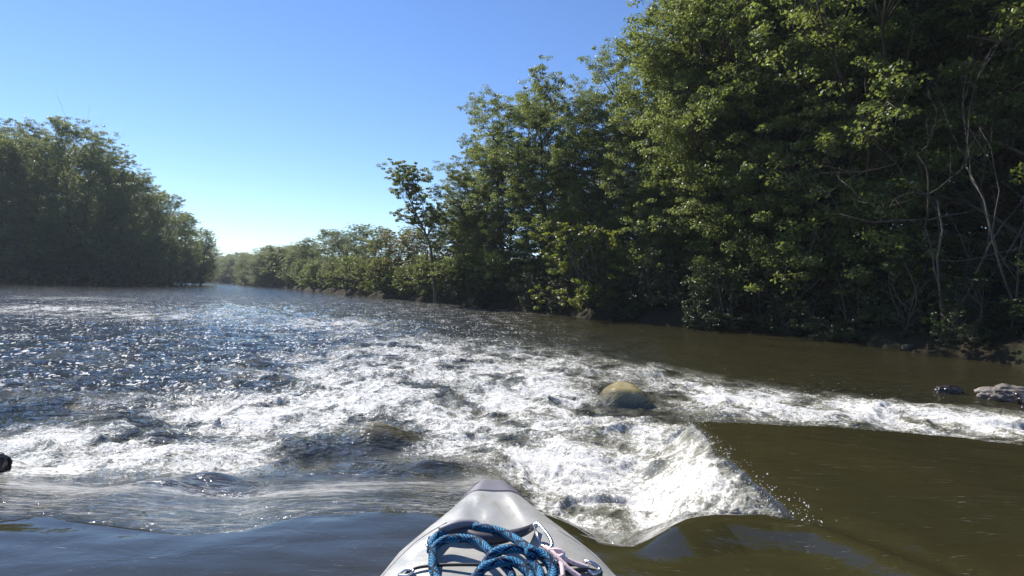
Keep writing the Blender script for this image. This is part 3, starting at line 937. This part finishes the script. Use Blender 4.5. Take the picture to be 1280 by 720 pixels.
# ---------------------------------------------------------------- spray
def spray():
    rg = np.random.default_rng(77)
    ico_v = np.array([(0, 0, 1), (1, 0, 0), (0, 1, 0), (-1, 0, 0), (0, -1, 0), (0, 0, -1)], float)
    ico_f = np.array([(0, 1, 2), (0, 2, 3), (0, 3, 4), (0, 4, 1), (5, 2, 1), (5, 3, 2), (5, 4, 3), (5, 1, 4)])
    P = []
    edge = [(870, 530), (902, 565), (935, 600), (985, 640), (1015, 655)]
    for i in range(len(edge) - 1):
        for k in range(60):
            t = rg.uniform()
            a = at(*edge[i], z=UP); b = at(*edge[i + 1], z=UP)
            q = a.lerp(b, t)
            P.append((q.x - abs(rg.normal(0, .10)) + .05, q.y + rg.normal(0, .07), UP + abs(rg.normal(0, .06))))
    for (px, py, sx, n) in ((700, 575, .45, 160), (620, 520, .6, 120), (820, 610, .3, 160), (960, 490, 1.2, 160), (1150, 515, 1.3, 110), (300, 530, .9, 100), (265, 600, .25, 25)):
        c = at(px, py, z=0.1)
        for k in range(n): P.append((c.x + rg.normal(0, sx), c.y + rg.normal(0, sx * .6), 0.10 + abs(rg.normal(0, .07))))
    P = np.array(P)
    s = 0.0014 + rg.exponential(0.0013, len(P)); s = np.minimum(s, .006)
    co = (P[:, None, :] + ico_v[None] * s[:, None, None]).reshape(-1, 3)
    f = (ico_f[None] + (np.arange(len(P)) * 6)[:, None, None]).reshape(-1, 3)
    return np_mesh('spray', co, f, True)


sp = link('spray', spray(), None, mat_plain('spray_white', (0.85, 0.86, 0.88), 0.15))
tag(sp, 'fine white droplets thrown up by the rapids', 'spray', kind='stuff')

# ---------------------------------------------------------------- kayak
def mat_pvc():
    N = NT('grey_pvc')
    tc = N.n('ShaderNodeTexCoord').outputs['Object']
    a = N.noise(tc, 7, 5, 0.65); b = N.noise(tc, 60, 4, 0.7)
    sc_ = N.n('ShaderNodeMapping', {0: tc, 2: (0, 0, R(25)), 3: (1, 14, 1)})
    c = N.noise(sc_.outputs[0], 14, 3, 0.7)
    col = N.mixc(N.maprange(a, 0.35, 0.7), (0.315, 0.310, 0.292), (0.365, 0.358, 0.338))
    col = N.mixc(N.math('MULTIPLY', N.maprange(b, 0.60, 0.72), 0.35), col, (0.20, 0.18, 0.14))
    col = N.mixc(N.math('MULTIPLY', N.maprange(c, 0.66, 0.72), 0.5), col, (0.24, 0.23, 0.22))
    ro = N.maprange(a, 0.35, 0.65, 0.22, 0.42)
    vo = N.n('ShaderNodeTexVoronoi', {'Vector': tc, 'Scale': 95.0}).outputs['Distance']
    gate = N.math('GREATER_THAN', N.noise(tc, 11, 2), 0.56)
    beads = N.math('MULTIPLY', N.maprange(vo, 0.28, 0.0, 0.0, 1.0), gate)
    h = N.math('ADD', N.math('MULTIPLY', beads, 0.9), N.math('MULTIPLY', N.noise(tc, 400, 2), 0.12))
    bu = N.n('ShaderNodeBump', {'Strength': 0.6, 'Distance': 0.002, 'Height': h})
    return N.surf(N.n('ShaderNodeBsdfPrincipled', {'Base Color': col, 'Roughness': ro, 'Normal': bu.outputs[0]}).outputs[0])


pvc = mat_pvc()
pvc_mid = mat_plain('mid_grey_pvc', (0.16, 0.15, 0.175), 0.42, var=0.05, scale=15, bump=0.1)
pvc_dark = mat_plain('dark_grey_pvc', (0.055, 0.05, 0.065), 0.35, var=0.1)
black = mat_plain('black_cord', (0.012, 0.012, 0.014), 0.5)
foamgrey = mat_plain('grey_sleeve', (0.16, 0.155, 0.19), 0.5)
steel = mat_plain('steel', (0.62, 0.62, 0.64), 0.22, metal=1.0, var=0.05)
pink = mat_plain('pale_pink_cord', (0.74, 0.55, 0.57), 0.6, var=0.2, scale=120, bump=0.6, bscale=500)

kayak = empty('inflatable_kayak', (0, 0, 0.3))
tag(kayak, 'grey inflatable kayak bow poking over the ledge into white water', 'kayak')
BOW_Y = 2.22


def axis_x(y): return 0.035 - 0.095 * max(0, (y - 1.2))


def half_w(y):
    if y > 0:
        t = (BOW_Y - y)
        w = np.interp(t, [0, .012, .04, .09, .16, .25, .36, .48, .62, .9, 2.2], [.02, .050, .072, .100, .138, .198, .282, .362, .415, .45, .46])
        return float(w)
    return float(np.interp(-y, [0, .8, 1.3, 1.5, 1.6], [.46, .40, .24, .10, .02]))


def top_z(y):
    return float(np.interp(y, [-1.6, -1.0, 0, 1.0, 1.4, 1.7, 1.95, 2.12, 2.19, 2.22], [.66, .6, .56, .575, .595, .615, .635, .640, .630, .600]))


def bot_z(y): return float(np.interp(y, [-1.6, -1.0, 0, 1.4, 1.9, 2.12, 2.22], [.5, .28, .24, .27, .36, .48, .56]))


def deck_c(y):      # 1 = crowned deck, 0 = open cockpit
    return float(sstep(0.80, 1.0, np.array(y)))


def hull_pt(y, a):
    """a: 0..1 round the section, 0 = keel, .5 = deck centre"""
    w = half_w(y); zt = top_z(y); zb = bot_z(y); mid = (zt + zb) / 2; h = (zt - zb) / 2
    th = 2 * math.pi * a - math.pi / 2          # -90 keel, +90 top
    cx, sz = math.cos(th), math.sin(th)
    e = 0.72
    x = w * math.copysign(abs(cx) ** e, cx); z = mid + h * math.copysign(abs(sz) ** 0.85, sz)
    if sz > 0:
        u = abs(x) / (w + 1e-6)
        c = deck_c(y)
        z -= (1 - c) * max(0, 1 - (u / 0.55) ** 4) * (zt - 0.38)
        # crown slightly sunk between the side chambers
        z -= c * 0.012 * max(0, math.cos(u * math.pi * 1.1)) * min(1, w / .25)
        # puckers in the deck skin behind the nose panel
        if 1.76 < y < 2.04 and u < 0.75:
            k = 1.5 * math.sin((y - 1.76) / .28 * math.pi) * (1 - u / .75)
            z += 0.013 * k * (math.sin(x * 95 + 1.1 + 8 * (y - 1.9)) * math.exp(-(x / .09) ** 2) + .8 * math.sin(x * 52 + y * 18) * math.exp(-(x / .14) ** 2))
    return Vector((axis_x(y) + x, y, z))


def loft(y0, y1, ny, a0, a1, na, off=0.0, closed=False):
    co, f = [], []
    for i in range(ny + 1):
        y = y0 + (y1 - y0) * i / ny
        for j in range(na + (0 if closed else 1)):
            a = a0 + (a1 - a0) * j / na
            q = hull_pt(y, a)
            if off:
                c = Vector((axis_x(y), y, (top_z(y) + bot_z(y)) / 2))
                v = (q - c); v.y = 0
                q = q + v.normalized() * off
            co.append(q)
    m = na + (0 if closed else 1)
    for i in range(ny):
        for j in range(na):
            j2 = (j + 1) % m
            f.append((i * m + j, i * m + j2, (i + 1) * m + j2, (i + 1) * m + j))
    return co, f


mb = MB(); co, f = loft(-1.6, BOW_Y, 150, 0, 1, 72, closed=True)
mb.add(co, f)
for e, s in ((0, 1), (150 * 72, -1)):
    c = len(mb.v); ring = co[e:e + 72]
    q = sum(ring, Vector()) / 72
    mb.v.append(tuple(q)); mb.u.append(0); mb.w.append(0)
    for k in range(72): mb.f.append([c, e + (k if s < 0 else (k + 1) % 72), e + ((k + 1) % 72 if s < 0 else k)])
off = Vector((0, 0, -0.3))
def shift(m):
    m.v = [(v[0], v[1], v[2] - 0.3) for v in m.v]
    return m
shift(mb).build('hull', pvc, kayak)
# nose panel (mid grey) with a dark rim
mb = MB(); mb.add(*loft(2.06, 2.205, 16, .34, .66, 28, off=0.003)); shift(mb).build('nose_panel', pvc_mid, kayak)
rim = MB()
path = [hull_pt(y, .335) for y in np.linspace(2.00, 2.19, 9)]
path += [hull_pt(2.207, a) for a in np.linspace(.36, .64, 12)]
path += [hull_pt(y, .665) for y in np.linspace(2.19, 2.00, 9)]
rim.tube(catmull(path, 2), [0.003 + 0.008 * math.sin(math.pi * i / 58) ** .6 if 0 <= i <= 58 else .003 for i in range(59)], 8); shift(rim).build('nose_rim', pvc_dark, kayak)
# seams
for (yy, a0, a1, nm) in ((2.055, .33, .67, 'seam'),):
    s = MB(); s.tube([hull_pt(yy, a) for a in np.linspace(a0, a1, 24)], 0.0022, 5); shift(s).build(nm, pvc_mid, kayak)
for sgn in (-1, 1):
    s = MB()
    pts = []
    for t in np.linspace(0, 1, 26):
        y = 1.02 + 0.80 * t
        a = .5 + sgn * (.185 - .105 * t ** 5)
        pts.append(hull_pt(y, a))
    s.tube(pts, 0.0022, 5); shift(s).build('seam', pvc_mid, kayak)


def on_deck(px, py, lift=0.0):
    """the point of the deck that the photograph shows at px, py, raised by lift"""
    z = 0.62
    for _ in range(6):
        q = at(px, py, z=z)
        y = min(q.y, BOW_Y - .01); w = half_w(y)
        u = min(.98, abs(q.x - axis_x(y)) / w)
        # invert the section
        cx = u ** (1 / .72); sz = math.sqrt(max(0, 1 - cx * cx))
        zt, zb = top_z(y), bot_z(y)
        z = (zt + zb) / 2 + (zt - zb) / 2 * sz ** .85 + lift
    return at(px, py, z=z)


# seat inside the cockpit
mb = MB()
sb = [(-.26, -.35), (.26, -.35), (.28, .1), (-.28, .1)]
co = []
for i in range(9):
    for j in range(9):
        u_, v_ = i / 8, j / 8
        x = -.28 + .56 * u_; y = -.38 + .5 * v_
        co.append((x, y, .40 + .05 * (abs(u_ - .5) * 2) ** 2 + .015 * math.sin(v_ * math.pi)))
for i in range(9):
    co.append((-.28 + .07 * i, -.42 - .03 * math.sin(i / 8 * math.pi), .72 - .04 * (abs(i - 4) / 4) ** 2))
f = [(i * 9 + j, (i + 1) * 9 + j, (i + 1) * 9 + j + 1, i * 9 + j + 1) for i in range(8) for j in range(8)]
f += [(i * 9, 81 + i, 82 + i, (i + 1) * 9) for i in range(8)]
mb.add(co, f); so = shift(mb).build('seat', pvc_dark, kayak)
md = so.modifiers.new('solid', 'SOLIDIFY'); md.thickness = 0.03

# grab handle: dark strap over two patches
h = MB()
pts = [on_deck(547, 670, .010), on_deck(556, 665, .020), on_deck(575, 664, .016), on_deck(598, 672, .012), on_deck(622, 673, .012), on_deck(640, 669, .020), on_deck(656, 664, .026), on_deck(669, 657, .012)]
pp = catmull(pts, 8); n = len(pp)
h.tube(pp, [0.010 + 0.009 * math.sin(math.pi * i / (n - 1)) for i in range(n)], 10)
shift(h).build('grab_handle', pvc_dark, kayak)
s = MB(); s.tube(catmull([on_deck(549, 664, .030), on_deck(570, 656, .040), on_deck(592, 655, .034), on_deck(600, 662, .026)], 6), 0.014, 10)
shift(s).build('handle_sleeve', foamgrey, kayak)
# black bungee across the deck
b = MB(); b.tube(catmull([on_deck(505, 719, .004), on_deck(515, 712, .010), on_deck(530, 708, .010), on_deck(560, 706, .010), on_deck(620, 706, .012), on_deck(690, 706, .012), on_deck(725, 706, .010)], 8), 0.0048, 8)
b.tube(catmull([on_deck(706, 716, .008), on_deck(730, 712, .012), on_deck(752, 716, .006)], 6), 0.007, 8)
shift(b).build('bungee_cord', black, kayak)


def ring(name, pts, r, mat, parent, closed=True):
    m = MB()
    P = catmull([*pts, pts[0]] if closed else pts, 7)
    m.tube(P, r, 8)
    return shift(m).build(name, mat, parent)


ring('metal_ring', [on_deck(538, 688, .010), on_deck(533, 680, .018), on_deck(536, 672, .022), on_deck(542, 676, .016), on_deck(543, 684, .010)], 0.0042, steel, kayak)
ring('metal_ring', [on_deck(498, 719, .006), on_deck(508, 712, .014), on_deck(517, 713, .012), on_deck(510, 719, .006)], 0.004, steel, kayak)
for q in ((668, 653), (660, 672)):
    pass

# carabiners are clipped to the deck loops: things of their own
def carabiner(name, pts, label, gate):
    root = empty(name, pts[0])
    tag(root, label, 'carabiner', 'carabiners clipped to the bow')
    m = MB(); m.tube(catmull(pts, 8), 0.0062, 8)
    m.v = [tuple(Vector(v) - root.location) for v in m.v]; m.build('hook', steel, root)
    m = MB(); m.tube([pts[0], pts[-1]], 0.0045, 8)
    m.v = [tuple(Vector(v) - root.location) for v in m.v]; m.build('gate', gate, root)
    return root


carabiner('carabiner', [on_deck(667, 657, .032), on_deck(672, 655, .040), on_deck(681, 664, .040), on_deck(688, 674, .036), on_deck(690, 682, .030), on_deck(685, 686, .022), on_deck(677, 682, .018)], 'larger steel carabiner clipped to the dark grab handle', steel)
carabiner('carabiner', [on_deck(731, 702, .012), on_deck(738, 703, .020), on_deck(748, 709, .020), on_deck(749, 714, .016), on_deck(742, 717, .012), on_deck(733, 712, .010)], 'smaller steel carabiner clipped near the right side tube', pvc_dark)

# pale pink cord tying the rope to the deck
m = MB()
for pts in ([on_deck(682, 684, .030), on_deck(690, 690, .034), on_deck(700, 700, .028), on_deck(712, 712, .018), on_deck(726, 722, .010)],
            [on_deck(686, 688, .034), on_deck(698, 688, .040), on_deck(704, 693, .034), on_deck(697, 697, .030), on_deck(690, 692, .028)],
            [on_deck(696, 694, .030), on_deck(702, 706, .022), on_deck(704, 722, .012)],
            [on_deck(700, 696, .030), on_deck(718, 704, .018), on_deck(736, 710, .014)]):
    m.tube(catmull(pts, 7), 0.0072, 9)
o = m.build('pink_cord', pink)
tag(o, 'frayed pale pink cord knotted beside the blue rope', 'cord')

# blue braided rope, one coil
ctrl = [(592, 659, .030), (612, 661, .034), (632, 667, .036), (650, 678, .044), (668, 690, .052), (684, 702, .046), (690, 722, .030), (676, 748, .020), (640, 765, .018), (600, 760, .016), (560, 740, .016),
        (543, 716, .018), (541, 700, .024), (543, 685, .030), (556, 675, .036), (576, 673, .040), (598, 677, .042), (612, 690, .040), (624, 700, .034), (640, 722, .030), (620, 744, .030), (600, 738, .030),
        (598, 722, .034), (606, 706, .042), (616, 692, .056), (636, 686, .064), (656, 688, .060), (666, 702, .050), (676, 722, .040), (660, 750, .036), (620, 752, .034), (592, 735, .036), (600, 714, .044),
        (618, 704, .052), (640, 702, .052), (656, 712, .046), (664, 726, .040), (650, 752, .050), (672, 748, .050), (692, 722, .048), (688, 702, .060), (674, 691, .064), (658, 690, .070)]
pts = catmull([on_deck(a, b, c) for a, b, c in ctrl], 9)
m = MB(); m.tube(pts, 0.0135, 14)
tail = catmull([on_deck(590, 662, .020), on_deck(568, 662, .012), on_deck(549, 668, .030), on_deck(540, 678, .032), on_deck(538, 690, .018)], 7)
m.tube(tail, 0.0125, 14)
o = m.build('rope', M['rope'], None, True, attrs=True)
tag(o, 'blue and black braided rope coiled loosely on the kayak deck', 'rope')

# ---------------------------------------------------------------- haze
bpy.ops.mesh.primitive_cube_add(size=1)
hz = bpy.context.object; hz.name = 'haze'
hz.scale = (1900, 1900, 44); hz.location = (0, 0, 44 / 2 - 4.5)
N = NT('haze_air')
v = N.n('ShaderNodeVolumePrincipled', {'Color': (0.80, 0.88, 1.0, 1), 'Density': 0.00042, 'Anisotropy': 0.0})
N.t.links.new(v.outputs[0], N.out.inputs['Volume'])
hz.data.materials.append(N.m)
tag(hz, 'thin blue haze over the far river', 'haze', kind='stuff')
